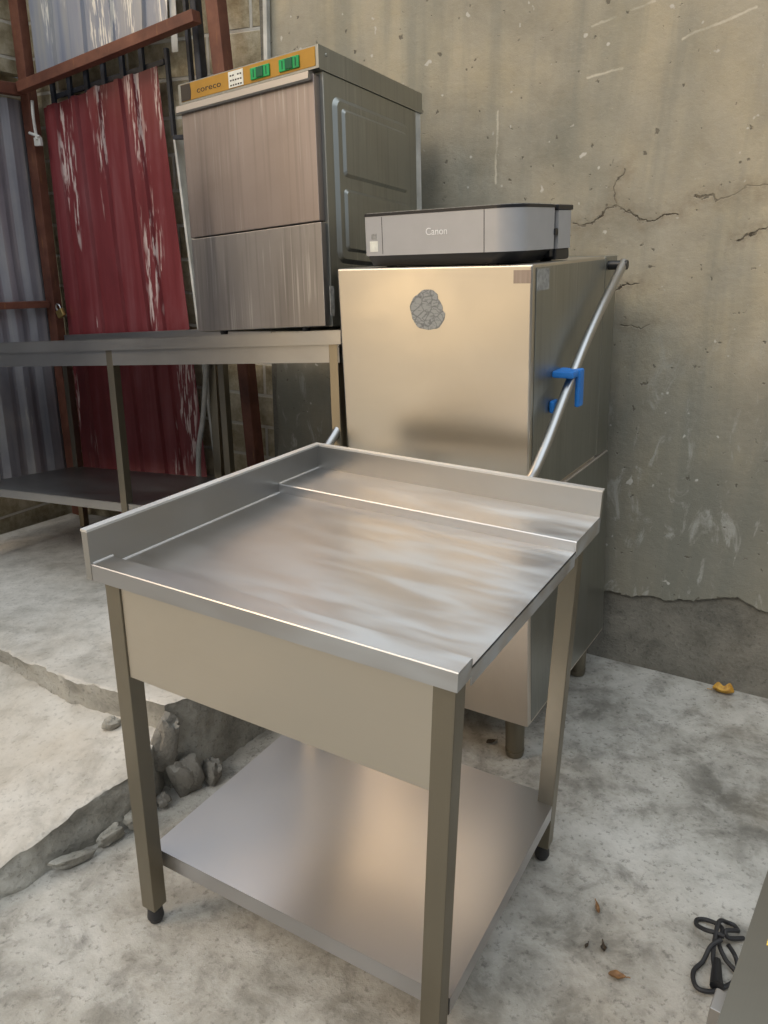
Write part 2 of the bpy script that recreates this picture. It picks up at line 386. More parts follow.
bm = bmesh.new()
NX = 70
g = bmesh.ops.create_grid(bm, x_segments=NX, y_segments=NX, size=4.5)
for v in bm.verts:
    v.co.y -= .9
    v.co.z = .004*noise.noise(v.co*1.7)+.0015*noise.noise(v.co*9) - .004
rim = [e for e in bm.edges if e.is_boundary]
ex = bmesh.ops.extrude_edge_only(bm, edges=rim)
for v in ex['geom']:
    if isinstance(v, bmesh.types.BMVert): v.co.z = -.12
bmesh.ops.contextual_create(bm, geom=[e for e in bm.edges if e.is_boundary])
struct(link('floor', bm, FLOOR))

# back wall: rough concrete core, plaster coat with a ragged lower edge, bare blocks left of the plaster
bm = bmesh.new()
box(bm, (-1.42, .016, -.1), (3.2, .22, 2.75), mi=0)
box(bm, (-2.72, .03, -.1), (-1.42, .24, 2.75), mi=1)
rag = []
x = 3.2
key = [(3.2, .30), (.60, .31), (.55, .315), (.493, .325), (.45, .345), (.415, .335), (.341, .31), (.25, .285), (.181, .28), (.10, .272), (.027, .265), (-.04, .215), (-.3, .20), (-1.36, .24)]
N = 700
for i in range(N+1):
    x = 3.2+(-1.36-3.2)*i/N
    for (a, za), (b, zb) in zip(key, key[1:]):
        if b <= x <= a: z = za+(zb-za)*(a-x)/(a-b); break
    rag.append((x, z+.013*noise.noise(Vector((x*14, 1, 0)))+.010*noise.noise(Vector((x*45, 3, 0)))+.005*noise.noise(Vector((x*120, 5, 0)))))
left = []
for i in range(40):
    z = .26+(2.75-.26)*i/39
    left.append((-1.385+.012*noise.noise(Vector((3, z*8, 0))), z))
prism(bm, rag+left+[(3.2, 2.75)], lambda a, b, d: Vector((a, d, b)), 0.0, .0162, mi=2)
o = link('wall_back', bm, [ROUGHWALL, BLOCK, PLASTER], smooth=False); o.matrix_world = WM; struct(o)

# side wall behind the gate (rough yellowish masonry)
bm = bmesh.new()
box(bm, (-2.95, -.75, 2.10), (-2.72, .03, 2.75), mi=0)
box(bm, (-2.95, -.75, -.1), (-2.80, .24, 2.10), mi=0)
o = link('wall_left', bm, [BLOCK], smooth=False); o.matrix_world = WM; struct(o)

# raised slabs -----------------------------------------------------------------
def slab(name, outline, zf, rough_edges, mats, zb=-.03, amp=.012, base_out=None):
    """outline: list of xy; the edges whose index is in rough_edges get a broken face"""
    bm = bmesh.new(); ring = []
    for i, p in enumerate(outline):
        q = outline[(i+1) % len(outline)]
        n = max(1, int(math.dist(p, q)/.012)) if i in rough_edges else 1
        for k in range(n):
            ring.append((p[0]+(q[0]-p[0])*k/n, p[1]+(q[1]-p[1])*k/n, i in rough_edges))
    NZ = 10; rows = []
    cx = sum(p[0] for p in outline)/len(outline); cy = sum(p[1] for p in outline)/len(outline)
    for r in range(NZ+1):
        row = []
        for x, y, rg in ring:
            zt = zf(x, y); z = zt+(zb-zt)*r/NZ
            d = 0
            if rg:
                p = Vector((x*11, y*11, z*16)); d = amp*noise.noise(p)+amp*.8*noise.noise(p*3.1)+amp*.4*noise.noise(p*7.3)
                if 0 < r < NZ: d -= .004
                if r == 0: z += .004*noise.noise(p*2)-.003
            v = Vector((x-cx, y-cy, 0)).normalized()*d
            row.append(bm.verts.new((x+v.x, y+v.y, z)))
        rows.append(row)
    n = len(ring)
    for a, b in zip(rows, rows[1:]):
        for k in range(n):
            f = bm.faces.new((a[k], a[(k+1) % n], b[(k+1) % n], b[k])); f.material_index = 1
    inner = []
    for k, (x, y, rg) in enumerate(ring):        # slightly worn rim, then the flat top
        v = Vector((cx-x, cy-y, 0)).normalized()*(.012 if rg else .002)
        inner.append(bm.verts.new((x+v.x, y+v.y, zf(x+v.x, y+v.y)+.002)))
    for k in range(n): bm.faces.new((rows[0][k], inner[k], inner[(k+1) % n], rows[0][(k+1) % n]))
    f = bm.faces.new(inner); bmesh.ops.triangulate(bm, faces=[f])
    bm.faces.new(rows[-1])
    return struct(link(name, bm, mats, smooth=True, ang=50))
def z_up(x, y):
    dx, dy = x+.66, y-1.75
    return .27+.08*(.88*dx-.475*dy)-.04*(.475*dx+.88*dy)
def z_mid(x, y):
    return max(.03, min(.19, .08+.2154*(.67*(x+.857)+.74*(y-1.375))))
upo = [(-1.196, 2.136), (-1.068, 2.044), (-.891, 1.911), (-.723, 1.836), (-.66, 1.800), (-.575, 1.76), (-.50, 1.80), (-.425, 1.94), (-.345, 2.05), (-.06, 2.0), (.235, 2.545),
       tuple(wpt(-.66, .0, 0)[:2]), tuple(wpt(-2.72, 0, 0)[:2]), tuple(wpt(-2.72, 1.6, 0)[:2]), (-2.9, 3.1), (-1.9, 2.6)]
slab('floor_upper_slab', upo, z_up, {0, 1, 2, 3, 4, 5, 6, 7, 8, 9}, [SLAB, RISER], amp=.011)
mido = [(-1.35, .86), (-.868, 1.375), (-.80, 1.445), (-.735, 1.53), (-.642, 1.61), (-.60, 1.66), (-.60, 1.80), (-.72, 1.87), (-.9, 1.96), (-1.25, 2.22), (-1.9, 2.65), (-2.6, 2.2)]
slab('floor_lower_slab', mido, z_mid, {0, 1, 2, 3, 4}, [SLAB, RISER], amp=.010)

# rubble at the broken corner ---------------------------------------------------
def chunk(bm, c_, s, seed, rz=0):
    r = bmesh.ops.create_icosphere(bm, subdivisions=3, radius=1.0)
    q = Matrix.Rotation(rz, 3, 'Z') @ Matrix.Rotation(.22*sin(seed*2.3), 3, 'Y')
    for v in r['verts']:
        p = v.co.copy(); off = Vector((seed*3.1, seed*1.7, seed*.9))
        f = 1+.50*noise.noise(p*1.1+off)+.22*noise.noise(p*2.7+off)+.07*noise.noise(p*7+off)
        p = Vector([math.copysign(abs(a)**.78, a) for a in p])*f
        v.co = Vector(c_)+q @ Vector((p.x*s[0], p.y*s[1], p.z*s[2]))
CH = [((-.573, 1.740, .165), (.034, .022, .085), .35, 'large upright concrete flake at the broken slab corner behind the table leg'),
      ((-.530, 1.748, .056), (.036, .024, .056), .4, 'crumbled concrete lump at the foot of the broken slab corner'),
      ((-.470, 1.800, .034), (.022, .030, .032), .9, 'concrete lump against the dark riser right of the broken corner'),
      ((-.622, 1.610, .024), (.028, .022, .023), .3, 'small concrete stone, rightmost of the row under the lower slab edge'),
      ((-.676, 1.556, .019), (.036, .016, .018), .85, 'flat concrete stone in the middle of the row under the lower slab edge'),
      ((-.738, 1.484, .015), (.050, .013, .015), .75, 'long thin concrete stone at the left end of the row under the lower slab edge'),
      ((-.735, 1.800, .182), (.022, .016, .016), .1, 'small concrete crumb in the hole of the upper slab edge'),
      ((-.578, 1.690, .020), (.018, .016, .019), .5, 'small grey concrete crumb on the floor just behind the table leg')]
for i, (c_, s, rz, lab) in enumerate(CH):
    bm = bmesh.new(); chunk(bm, (0, 0, 0), s, i+1, rz)
    o = link('concrete_chunk', bm, RUBBLE if i in (0, 1, 2, 7) else RISER, ang=28); o.location = c_
    tag(o, lab, 'rubble', 'broken concrete pieces along the slab edges')

# ------------------------------------------------------------------ stainless work table in front
TY = -.5128
T = thing('work_table', 'stainless steel work table with a corner splashback and lower shelf, in the foreground', 'table', (-.5476, 1.3079, 0), Matrix.Rotation(TY, 3, 'Z'))
LU, LV, ZR, SP, RH = .7504, .7522, .87, .0656, .0323
INS, INSV, LW, ZL, ZS, FR, SINK, LED, LEDH, SW = .0173, .023, .0375, .0429, .1739, .0508, .0172, .1854, .0052, .0149
INSR, INSB, SV, SHH = .0118, .0754, .0451, .0405
zs_ = ZR-SINK
bm = bmesh.new()                                                   # top: sunk deck, raised front strip, raised rear ledge
box(bm, (.012, FR, zs_-.003), (LU, LV-LED, zs_), 0)
box(bm, (LU-.002, FR, zs_-.030), (LU, LV-LED, zs_), 0)             # folded right edge of the sunk deck
prism(bm, [(0, ZR-RH), (0, ZR-.0016), (.0016, ZR), (FR-.003, ZR), (FR, ZR-.003), (FR, zs_-.003), (FR-.003, zs_-.003), (FR-.003, ZR-.003), (.003, ZR-.003), (.003, ZR-RH)], lambda a, b, d: Vector((d, a, b)), SW*.3, LU)
box(bm, (LU-.002, 0.002, ZR-RH), (LU, FR, ZR-.002), 0)
y0, y1, zl = LV-LED, LV-SW, ZR+LEDH
prism(bm, [(y0, zs_-.003), (y0, zl-.002), (y0+.002, zl), (y1, zl), (y1, zl-.003), (y0+.005, zl-.003), (y0+.003, zl-.006), (y0+.003, zs_-.003)], lambda a, b, d: Vector((d, a, b)), SW, LU)
box(bm, (LU-.002, y0+.003, zs_-.016), (LU, LV-.002, zl-.002), 0)
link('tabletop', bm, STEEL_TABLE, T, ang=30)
bm = bmesh.new()                                                   # welded corner seams where the deck meets the upstands
tube(bm, [(SW+.001, FR, zs_), (SW+.001, LV-LED, zs_)], .0024, 8); tube(bm, [(SW+.001, .004, ZR), (SW+.001, FR, ZR)], .0022, 8); tube(bm, [(SW+.001, LV-LED, ZR+LEDH), (SW+.001, LV-SW, ZR+LEDH)], .0022, 8)
link('weld_seam', bm, STEEL_FOLD, T)
bm = bmesh.new()                                                   # upstands: left side and back, folded over
prism(bm, [(.0, -.001), (.0, LV), (LU, LV), (LU, LV-SW), (SW, LV-SW), (SW, -.001)], lambda a, b, d: Vector((a, b, d)), ZR-RH, ZR+SP)
bbevel(bm, .003, 2, 60)
link('splashback', bm, STEEL_SPLASH, T, ang=40)
bm = bmesh.new()                                                   # rounded fold along the top of the upstands, rim light in its pale colour
prism(bm, [(-.0008, -.0018), (-.0008, LV+.0008), (LU+.0008, LV+.0008), (LU+.0008, LV-SW-.0008), (SW+.0008, LV-SW-.0008), (SW+.0008, -.0018)], lambda a, b, d: Vector((a, b, d)), ZR+SP-.0035, ZR+SP+.0012)
bbevel(bm, .0014, 2, 60)
link('top_fold', bm, STEEL_FOLD, T, ang=40)
bm = bmesh.new()                                                   # deep front panel between the front legs
box(bm, (INS+LW, INSV+.004, .632), (LU-INSR-LW, INSV+.010, ZR-RH+.01), .001)
box(bm, (INS+LW, INSV+.010, .632), (LU-INSR-LW, INSV+.025, .635), 0)
link('front_panel', bm, STEEL_PANEL, T)
bm = bmesh.new()
box(bm, (INS, INSV+.04, .80), (INS+.02, LV-INSB-LW, ZR-RH+.004), .001)
box(bm, (INS+.02, LV-INSB-.028, .815), (LU-INSR-.02, LV-INSB-.008, zs_-.004), .001)
link('under_frame', bm, STEEL_LEG, T)
for (lx, ly) in ((INS, INSV), (LU-INSR-LW, INSV), (INS, LV-INSB-LW), (LU-INSR-LW, LV-INSB-LW)):
    bm = bmesh.new()
    box(bm, (lx, ly, ZL), (lx+LW, ly+LW, zs_-.003 if ly < .3 else zs_-.003), .0022, 2)
    lg = link('leg', bm, STEEL_LEG, T)
    bm = bmesh.new(); cx, cy = lx+LW/2, ly+LW/2
    cyl(bm, (cx, cy, .030), (cx, cy, ZL+.004), .0165, .0165)
    cyl(bm, (cx, cy, .0), (cx, cy, .012), .014, .0185); cyl(bm, (cx, cy, .012), (cx, cy, .030), .0185, .0165)
    link('foot', bm, RUBBER, lg)
bm = bmesh.new()
xa, xb, ya, yb = INS+.001, LU-INSR-.001, INSV+SV, LV-INSB-.001
prism(bm, [(xa, ya), (xb, ya), (xb, yb), (xa, yb)], lambda a, b, d: Vector((a, b, d)), ZS-.003, ZS)
for lo, hi in (((xa, ya, ZS-SHH), (xb, ya+.002, ZS-.002)), ((xa, yb-.002, ZS-SHH), (xb, yb, ZS-.002)), ((xa, ya, ZS-SHH), (xa+.002, yb, ZS-.002)), ((xb-.002, ya, ZS-SHH), (xb, yb, ZS-.002))): box(bm, lo, hi)
link('lower_shelf', bm, STEEL_SHELF, T, ang=30)

# ------------------------------------------------------------------ hood dishwasher
HR = rot3(-.5644, -.0476, .025)
Hd = thing('hood_dishwasher', 'tall stainless hood dishwasher with bent lift handle, behind the work table against the wall', 'dishwasher', (-.0633, 2.1697, 0), HR)
HW, HD, HD1, HH, HB, ZB = .5594, .6584, .5376, 1.3642, .7745, .1209
bm = bmesh.new(); box(bm, (0, 0, HB), (HW, HD1, HH), .006, 3); link('hood', bm, STEEL_HOOD, Hd)
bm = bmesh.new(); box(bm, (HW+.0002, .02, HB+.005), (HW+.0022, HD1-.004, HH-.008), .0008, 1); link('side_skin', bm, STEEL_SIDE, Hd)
bm = bmesh.new(); box(bm, (.002, HD1+.013, HB-.006), (HW-.001, HD, HH-.001), .004, 2); box(bm, (.02, HD1-.004, HB), (HW-.02, HD1+.014, HH-.02)); link('rear_column', bm, STEEL_SIDE, Hd)
bm = bmesh.new(); box(bm, (-.012, -.0099, ZB), (HW+.0186, HD, HB-.008), .004, 2)
for v in bm.verts:
    if v.co.z > .4 and v.co.x > .3: v.co.x -= .016
    if v.co.z > .4 and v.co.y < .1: v.co.y += .008
box(bm, (.01, .01, HB-.022), (HW-.01, HD-.01, HB+.002)); link('base_cabinet', bm, STEEL_BASE, Hd)
bm = bmesh.new(); box(bm, (HW+.0188, .012, ZB+.01), (HW+.0204, HD-.005, HB-.012), .0006, 1)
for v in bm.verts: v.co.x -= .016*(v.co.z-ZB)/(HB-ZB)
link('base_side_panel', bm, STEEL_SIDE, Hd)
for (fx, fy) in ((.05, .055), (HW-.045, .05), (.05, HD-.06), (HW-.045, HD-.06)):
    bm = bmesh.new(); zf = -(.048*fx+.025*fy)+.001
    cyl(bm, (fx, fy, zf), (fx, fy, zf+.02), .026, .029); cyl(bm, (fx, fy, zf+.02), (fx, fy, ZB+.004), .027, .030)
    link('foot', bm, STEEL_LEG, Hd)
AX = HW+.040
for nm_, xx in (('lift_arm', AX), ('lift_arm', -.0235)):
    bm = bmesh.new()
    yz = [(.585, 1.345), (.521, 1.305), (.40, 1.235), (.26, 1.140), (.121, 1.029), (.050, .968), (.0, .928), (-.055, .890), (-.095, .872)]
    pts = [Vector((xx, y, z)) for y, z in yz]
    inw = -1 if xx > 0 else 1
    pts += [Vector((xx+inw*.012, -.118, .862)), Vector((xx+inw*.05, -.130, .856))]
    tube(bm, spline(pts, 6), .0125, 14)
    la = link(nm_, bm, CHROME, Hd)
    bm = bmesh.new(); s_ = 1 if xx > 0 else -1
    cyl(bm, (HW-.004 if xx > 0 else .004,   .578, 1.338), (xx+s_*.013, .578, 1.338), .013); link('pivot', bm, BLACK, la)
bm = bmesh.new(); cyl(bm, (.0, -.130, .856), (HW, -.130, .856), .0125, seg=14); link('handle_bar', bm, CHROME, Hd)
bm = bmesh.new()                                                   # blue spring guide on the right arm
box(bm, (HW+.002, .135, 1.080), (AX+.020, .205, 1.098), .005, 2)
box(bm, (AX+.010, .175, 1.000), (AX+.024, .210, 1.098), .005, 2)
link('arm_guide', bm, BLUE, Hd)
bm = bmesh.new(); box(bm, (HW+.002, .120, .990), (HW+.018, .160, 1.024), .007, 2); link('guide_stub', bm, BLUE, Hd)
bm = bmesh.new()
pl = []
for i in range(40):
    a = 2*pi*i/40; r_ = .052*(1+.03*sin(5*a)+.02*sin(11*a))
    if -.2 < a < .9: r_ *= .80
    pl.append((.279+r_*cos(a), 1.259+r_*.96*sin(a)))
prism(bm, pl, lambda a, b, d: Vector((a, d, b)), -.0009, .001)
o = link('round_badge', bm, BADGE, Hd); o['label'] = 'worn grey round badge'
bm = bmesh.new(); box(bm, (.512, -.0008, 1.322), (.556, .001, 1.352), 0); link('label_residue', bm, STEEL_DOOR, Hd)
bm = bmesh.new(); box(bm, (HW+.002, .022, 1.303), (HW+.0032, .098, 1.352), 0); o = link('side_sticker', bm, STICKER, Hd); o['label'] = 'worn grey sticker'

# ------------------------------------------------------------------ printer on the hood
PM = Matrix.Translation((.082, .018, HH)) @ Matrix.Rotation(-.071, 4, 'Z')
PW = Matrix.Translation((-.0633, 2.1697, 0)) @ HR.to_4x4() @ PM
Pr = thing('inkjet_printer', 'silver and black flatbed inkjet printer on top of the hood dishwasher', 'printer', PW.translation, PW.to_3x3())
pw, pd = .445, .295
def pbody(x0, y0, x1, y1, r):   # rounded front right corner
    n = 8
    out = [(x0+.006, y0)]
    for i in range(n+1):
        a = radians(-90+90*i/n); out.append((x1-r+r*cos(a), y0+r+r*sin(a)))
    return out+[(x1, y1-.01), (x1-.01, y1), (x0, y1), (x0, y0+.006)]
def plan(poly, z0, z1): 
    bm = bmesh.new(); prism(bm, poly, lambda a, b, d: Vector((a, b, d)), z0, z1); return bm
D2 = .205
bm = plan(pbody(0, 0, pw, D2, .06), .030, .126); bbevel(bm, .003, 2, 60); link('front_body', bm, SILVER, Pr)
bm = plan([(.004, D2+.006), (pw+.004, D2+.006), (pw+.004, pd-.012), (pw-.01, pd), (.01, pd), (.004, pd-.01)], .030, .120); bbevel(bm, .003, 2, 60); link('rear_body', bm, SILVER, Pr)
bm = plan(pbody(.003, .003, pw-.004, D2-.003, .058), .003, .031)
for v in bm.verts:
    if v.co.z < .02: v.co.x = .03+(v.co.x-.03)*(.93); v.co.y = .022+(v.co.y)*.9
box(bm, (.012, D2+.002, .003), (pw+.001, pd-.006, .031), .006, 2); box(bm, (.02, D2-.02, .012), (pw-.006, D2+.01, .115))
link('black_base', bm, BLACK, Pr)
bm = plan(pbody(-.001, -.001, pw+.001, D2, .061), .1265, .133); box(bm, (.004, D2, .121), (pw+.005, pd, .1335), .002, 1); link('scanner_lid', bm, BLACK, Pr)
bm = plan(pbody(.004, .004, pw-.004, D2-.004, .057), .1331, .1345); link('lid_top', bm, STICKER, Pr)
bm = bmesh.new()
box(bm, (.058, -.0004, .034), (.0595, .002, .124)); link('panel_gap', bm, BLACK, Pr)
bm = bmesh.new(); box(bm, (pw-.088, -.0006, .030), (pw-.0865, .002, .126)); link('panel_gap', bm, BLACK, Pr)
bm = bmesh.new(); box(bm, (pw-.002, D2-.012, .062), (pw+.004, D2+.006, .078), .002); link('side_latch', bm, BLACK, Pr)
for i, (fx, fy) in enumerate(((.05, .05), (pw-.09, .05), (.05, pd-.04), (pw-.05, pd-.04))):
    bm = bmesh.new(); cyl(bm, (fx, fy, 0), (fx, fy, .013), .014, .018); link('foot', bm, RUBBER, Pr)
bm = bmesh.new(); box(bm, (.018, -.0008, .040), (.044, .001, .066), 0); link('white_sticker', bm, WHITE, Pr)
bm = bmesh.new(); box(bm, (.024, -.0008, .070), (.040, .001, .084), 0); link('grey_sticker', bm, STICKER, Pr)
text_obj('lettering', 'Canon', .024, PALE, Pr, frontM(.225, -.0007, .082), .0004)

# ------------------------------------------------------------------ long bench
BR = rot3(-.5203, -.0954, -.0855); BL = Vector((-.9593, 2.6709, 1.1081))
# stand on the slab: empty at the table's own base
B0 = BL + BR @ Vector((0, 0, -.86))
Bn = thing('long_work_bench', 'long dull stainless steel work bench with undershelf, along the wall on the raised slab', 'table', B0, BR)
zo = .86
XL, XR, LD, TD, lw, ZSH, RIM, RL = .9231, .9700, .5444, .575, .0305, .5705, .0386, .089
bm = bmesh.new()
box(bm, (-XL-.012, -.010, zo-.003), (XR, TD, zo), 0)
box(bm, (-XL-.012, -.010, zo-RIM), (XR, -.007, zo-.001)); box(bm, (XR-.003, -.010, zo-RIM), (XR, TD, zo-.001)); box(bm, (-XL-.012, -.010, zo-RIM), (-XL-.009, TD, zo-.001))
link('bench_top', bm, STEEL_BENCH, Bn)
bm = bmesh.new(); box(bm, (-XL-.012, TD-.012, zo), (.27, TD, zo+.036), .002); link('back_upstand', bm, STEEL_BENCH, Bn)
bm = bmesh.new(); box(bm, (-XL, .0, zo-RL), (XR-.014, .006, zo-RIM+.006), .001); box(bm, (-XL, LD-.006, zo-RL), (XR-.014, LD, zo-.004), .001); box(bm, (XR-.020, .0, zo-RL), (XR-.014, LD, zo-.004), .001)
link('apron_rail', bm, STEEL_BENCH, Bn)
def bleg(x, y):
    bm = bmesh.new()
    top = BL+BR @ Vector((x, y, 0)); bot = BL+BR @ Vector((x, y, -1))
    zt = z_up(top.x, top.y)+.004
    k = (top.z-zt)/(top.z-bot.z)
    box(bm, (x, y, zo-k+.03), (x+lw, y+lw, zo-.003), .002)
    l = link('leg', bm, STEEL_LEG, Bn)
    bm = bmesh.new(); cyl(bm, (x+lw/2, y+lw/2, zo-k), (x+lw/2, y+lw/2, zo-k+.032), .017, .0135); link('foot', bm, RUBBER, l)
for x, y in ((-XL, -.001), (0, -.001), (XR-.019-lw, -.001), (-XL+.015, LD-lw), (.03, LD-lw), (XR-.019-lw, LD-lw)): bleg(x, y)
bm = bmesh.new()
x0, x1, y0, y1 = -XL+.004, XR-.016, .004, LD-.002
box(bm, (x0, y0, zo-ZSH-.003), (x1, y1, zo-ZSH))
box(bm, (x0, y0, zo-ZSH-.032), (x1, y0+.003, zo-ZSH-.001)); box(bm, (x0, y1-.003, zo-ZSH-.032), (x1, y1, zo-ZSH-.001)); box(bm, (x0, y0, zo-ZSH-.032), (x0+.003, y1, zo-ZSH-.001)); box(bm, (x1-.003, y0, zo-ZSH-.032), (x1, y1, zo-ZSH-.001))
link('lower_shelf', bm, STEEL_BENCH, Bn)

# ------------------------------------------------------------------ undercounter dishwasher on the bench
UM = Matrix.Translation(BL) @ BR.to_4x4() @ Matrix.Translation((.3986, .0286, .0005)) @ Matrix.Rotation(-.0541, 4, 'Z')
U = thing('undercounter_dishwasher', 'stainless box dishwasher with gold control panel and green switches, on the long bench', 'dishwasher', UM.translation, UM.to_3x3())
UW, UD, UD2, UH, UHP, UHD = .5254, .5296, .4944, .7269, .6684, .290
ft = .0109
bm = bmesh.new(); box(bm, (.004, .02, ft), (UW-.001, UD2, UHP), .003, 2); link('cabinet', bm, STEEL_SIDE, U)
bm = bmesh.new()
prism(bm, [(.006, UHP+.0), (.000, UHP+.002), (.000, UH-.002), (.003, UH), (UD, UH), (UD, UHP)], lambda a, b, d: Vector((d, a, b)), -.001, UW+.002); bbevel(bm, .002, 2, 60)
cyl(bm, (UW+.0015, .035, UH-.018), (UW+.0045, .035, UH-.018), .005, .004, 12)
link('top_cover', bm, STEEL_SIDE, U)
bm = bmesh.new(); box(bm, (.010, -.0015, UHP+.008), (UW-.008, .002, UH-.004), .0005, 1); cp = link('control_panel', bm, GOLD, U)
bm = bmesh.new()
prism(bm, [(.011, UHP+.009), (.011, UH-.005), (.050, UH-.005), (.053, UHP+.032), (.050, UHP+.009)], lambda a, b, d: Vector((a, d, b)), -.0022, -.001); link('dark_window', bm, INK, cp)
text_obj('lettering', 'coreco', .023, INK, cp, frontM(.126, -.0018, UHP+.0285), .0003, 1.05, 0, 1.45)
bm = bmesh.new(); box(bm, (.206, -.0026, UHP+.010), (.262, -.001, UH-.007)); st = link('white_sticker', bm, WHITE, cp)
bm = bmesh.new()
for r_ in range(3):
    for k in range(5):
        if (r_, k) in ((0, 2),): continue
        x = .212+k*.0095; z = UH-.017-r_*.0125
        box(bm, (x, -.0030, z-.003), (x+.0062, -.0025, z+.001))
link('sticker_print', bm, INK, st)
for sx in (.326, .430):
    bm = bmesh.new(); box(bm, (sx-.035, -.006, UHP+.014), (sx+.035, -.001, UH-.014), .002, 2); sw = link('switch', bm, GREEN, cp)
    bm = bmesh.new(); box(bm, (sx-.012, -.0085, UHP+.016), (sx+.014, -.005, UH-.016), .002, 2); box(bm, (sx-.024, -.0064, UHP+.019), (sx-.020, -.0055, UH-.019)); box(bm, (sx+.022, -.0064, UHP+.019), (sx+.026, -.0055, UH-.019)); link('rocker', bm, DKGREEN, sw)
bm = bmesh.new()
prism(bm, [(.012, UHP-.012), (-.014, UHP-.028), (-.020, UHP-.024), (-.018, UHP-.006), (.004, UHP-.001)], lambda a, b, d: Vector((d, a, b)), .002, UW-.020); bbevel(bm, .002, 2, 30)
link('door_handle', bm, STEEL_HANDLE, U)
bm = bmesh.new(); box(bm, (.008, -.0045, UHD+.002), (UW-.013, .022, UHP-.010), .003, 2); link('door', bm, STEEL_DOOR, U)
bm = bmesh.new(); box(bm, (.008, -.003, ft+.001), (UW-.009, .022, UHD-.001), .003, 2); link('lower_panel', bm, STEEL_LOWER, U)
bm = bmesh.new()                                                   # pressed right side: outer field with two raised windows
fr_ = lambda a, b, d: Vector((d, a, b))
def emboss(bm, y0, z0, y1, z1, r, h, w):
    A = rrect(y0, z0, y1, z1, r); B = rrect(y0+w, z0+w, y1-w, z1-w, max(r-w, .004))
    lv = [[bm.verts.new(fr_(y, z, d)) for y, z in P_] for P_, d in ((A, UW-.0012), (B, UW-.001+h))]
    n = len(A)
    for k in range(n): bm.faces.new((lv[0][k], lv[0][(k+1) % n], lv[1][(k+1) % n], lv[1][k]))
    return lv[1]
f1 = emboss(bm, .055, .185, .450, .618, .03, .009, .012); bm.faces.new(f1)
for z0, z1 in ((.415, .590), (.218, .384)):
    A = rrect(.085, z0, .420, z1, .012); B = rrect(.093, z0+.008, .412, z1-.008, .008)
    l0 = [bm.verts.new(fr_(y, z, UW+.0079)) for y, z in A]; l1 = [bm.verts.new(fr_(y, z, UW+.0145)) for y, z in B]
    for k in range(len(A)): bm.faces.new((l0[k], l0[(k+1) % len(A)], l1[(k+1) % len(A)], l1[k]))
    bm.faces.new(l1)
link('pressed_side_panel', bm, STEEL_SIDE, U, ang=25)
bm = bmesh.new(); box(bm, (UW-.001, .012, .040), (UW+.001, .030, .120)); link('rating_label', bm, STICKER, U)
bm = bmesh.new(); box(bm, (.01, UD2, ft), (UW-.002, UD2+.006, UHP), 0); box(bm, (UW-.022, UD2+.006, ft), (UW-.002, UD-.004, UHP), .002); link('rear_channel', bm, WHITEPIPE, U)
for fx, fy in ((.09, .03), (.42, .03), (.09, .44), (.42, .44)):
    bm = bmesh.new(); cyl(bm, (fx, fy, 0), (fx, fy, ft+.002), .011, .013, 14); link('foot', bm, RUBBER, U)

# ------------------------------------------------------------------ gate corner on the left
def on_wall(o): o.matrix_world = WM @ o.matrix_world; return o
def corrugated(bm, corner, depth, ribs, thick=.0015, nz=24, wav=.004, seed=0):
    """corner: (s0,z0 bottom-left),(s1 bottom-right),(top-right),(top-left); trapezoid ribs run up the sheet"""
    bl, br_, tr, tl = [Vector((a, b)) for a, b in corner]; prof = []
    xs = [0.0]
    for c_, w in ribs: xs += [c_-w/2-.010, c_-w/2, c_+w/2, c_+w/2+.010]
    xs += [1.0]; hs = [0]+[h for _ in ribs for h in (0, 1, 1, 0)]+[0]
    fr = []
    for i in range(nz+1):
        t = i/nz; row = []
        for u, h in zip(xs, hs):
            p = bl.lerp(br_, u).lerp(tl.lerp(tr, u), t)
            d = depth(u, t)+h*.014+wav*noise.noise(Vector((u*4+seed, t*3, seed)))
            row.append((p.x, d, p.y))
        fr.append(row)
    A = [[bm.verts.new((x, -d, z)) for x, d, z in r] for r in fr]; B = [[bm.verts.new((x, -d+thick, z)) for x, d, z in r] for r in fr]
    for i in range(nz):
        for k in range(len(xs)-1):
            bm.faces.new((A[i][k], A[i][k+1], A[i+1][k+1], A[i+1][k])); bm.faces.new((B[i][k], B[i+1][k], B[i+1][k+1], B[i][k+1]))
    for k in range(len(xs)-1):
        bm.faces.new((A[0][k], B[0][k], B[0][k+1], A[0][k+1])); bm.faces.new((A[nz][k], A[nz][k+1], B[nz][k+1], B[nz][k]))
    for i in range(nz):
        bm.faces.new((A[i][0], A[i+1][0], B[i+1][0], B[i][0])); n = len(xs)-1
        bm.faces.new((A[i][n], B[i][n], B[i+1][n], A[i+1][n]))
# maroon sheet leaning against the blocks
bm = bmesh.new()
corrugated(bm, [(-2.515, .17), (-1.705, .17), (-1.872, 2.062), (-2.535, 1.952)], lambda u, t: .075-.03*t, [(.09, .07), (.30, .03), (.47, .075), (.68, .035), (.78, .07)], seed=2)
for v in bm.verts:
    if v.co.z > 1.9: v.co.z += .012*noise.noise(Vector((v.co.x*17, 0, 0)))
tag(on_wall(link('corrugated_sheet', bm, RED, ang=20)), 'peeling maroon corrugated metal sheet leaning upright behind the long bench', 'metal sheet')
bm = bmesh.new()
corrugated(bm, [(-2.545, 2.03), (-1.80, 2.165), (-1.76, 2.72), (-2.545, 2.72)], lambda u, t: .050, [(.14, .06), (.36, .10), (.60, .04), (.82, .05)], nz=10, seed=9)
tag(on_wall(link('corrugated_sheet', bm, BLUEGREY, ang=20)), 'pale blue-grey corrugated sheet above the slanting brown beam', 'metal sheet')
bm = bmesh.new(); corrugated(bm, [(-1.795, 2.10), (-1.765, 2.10), (-1.755, 2.72), (-1.79, 2.72)], lambda u, t: .04, [], nz=6)
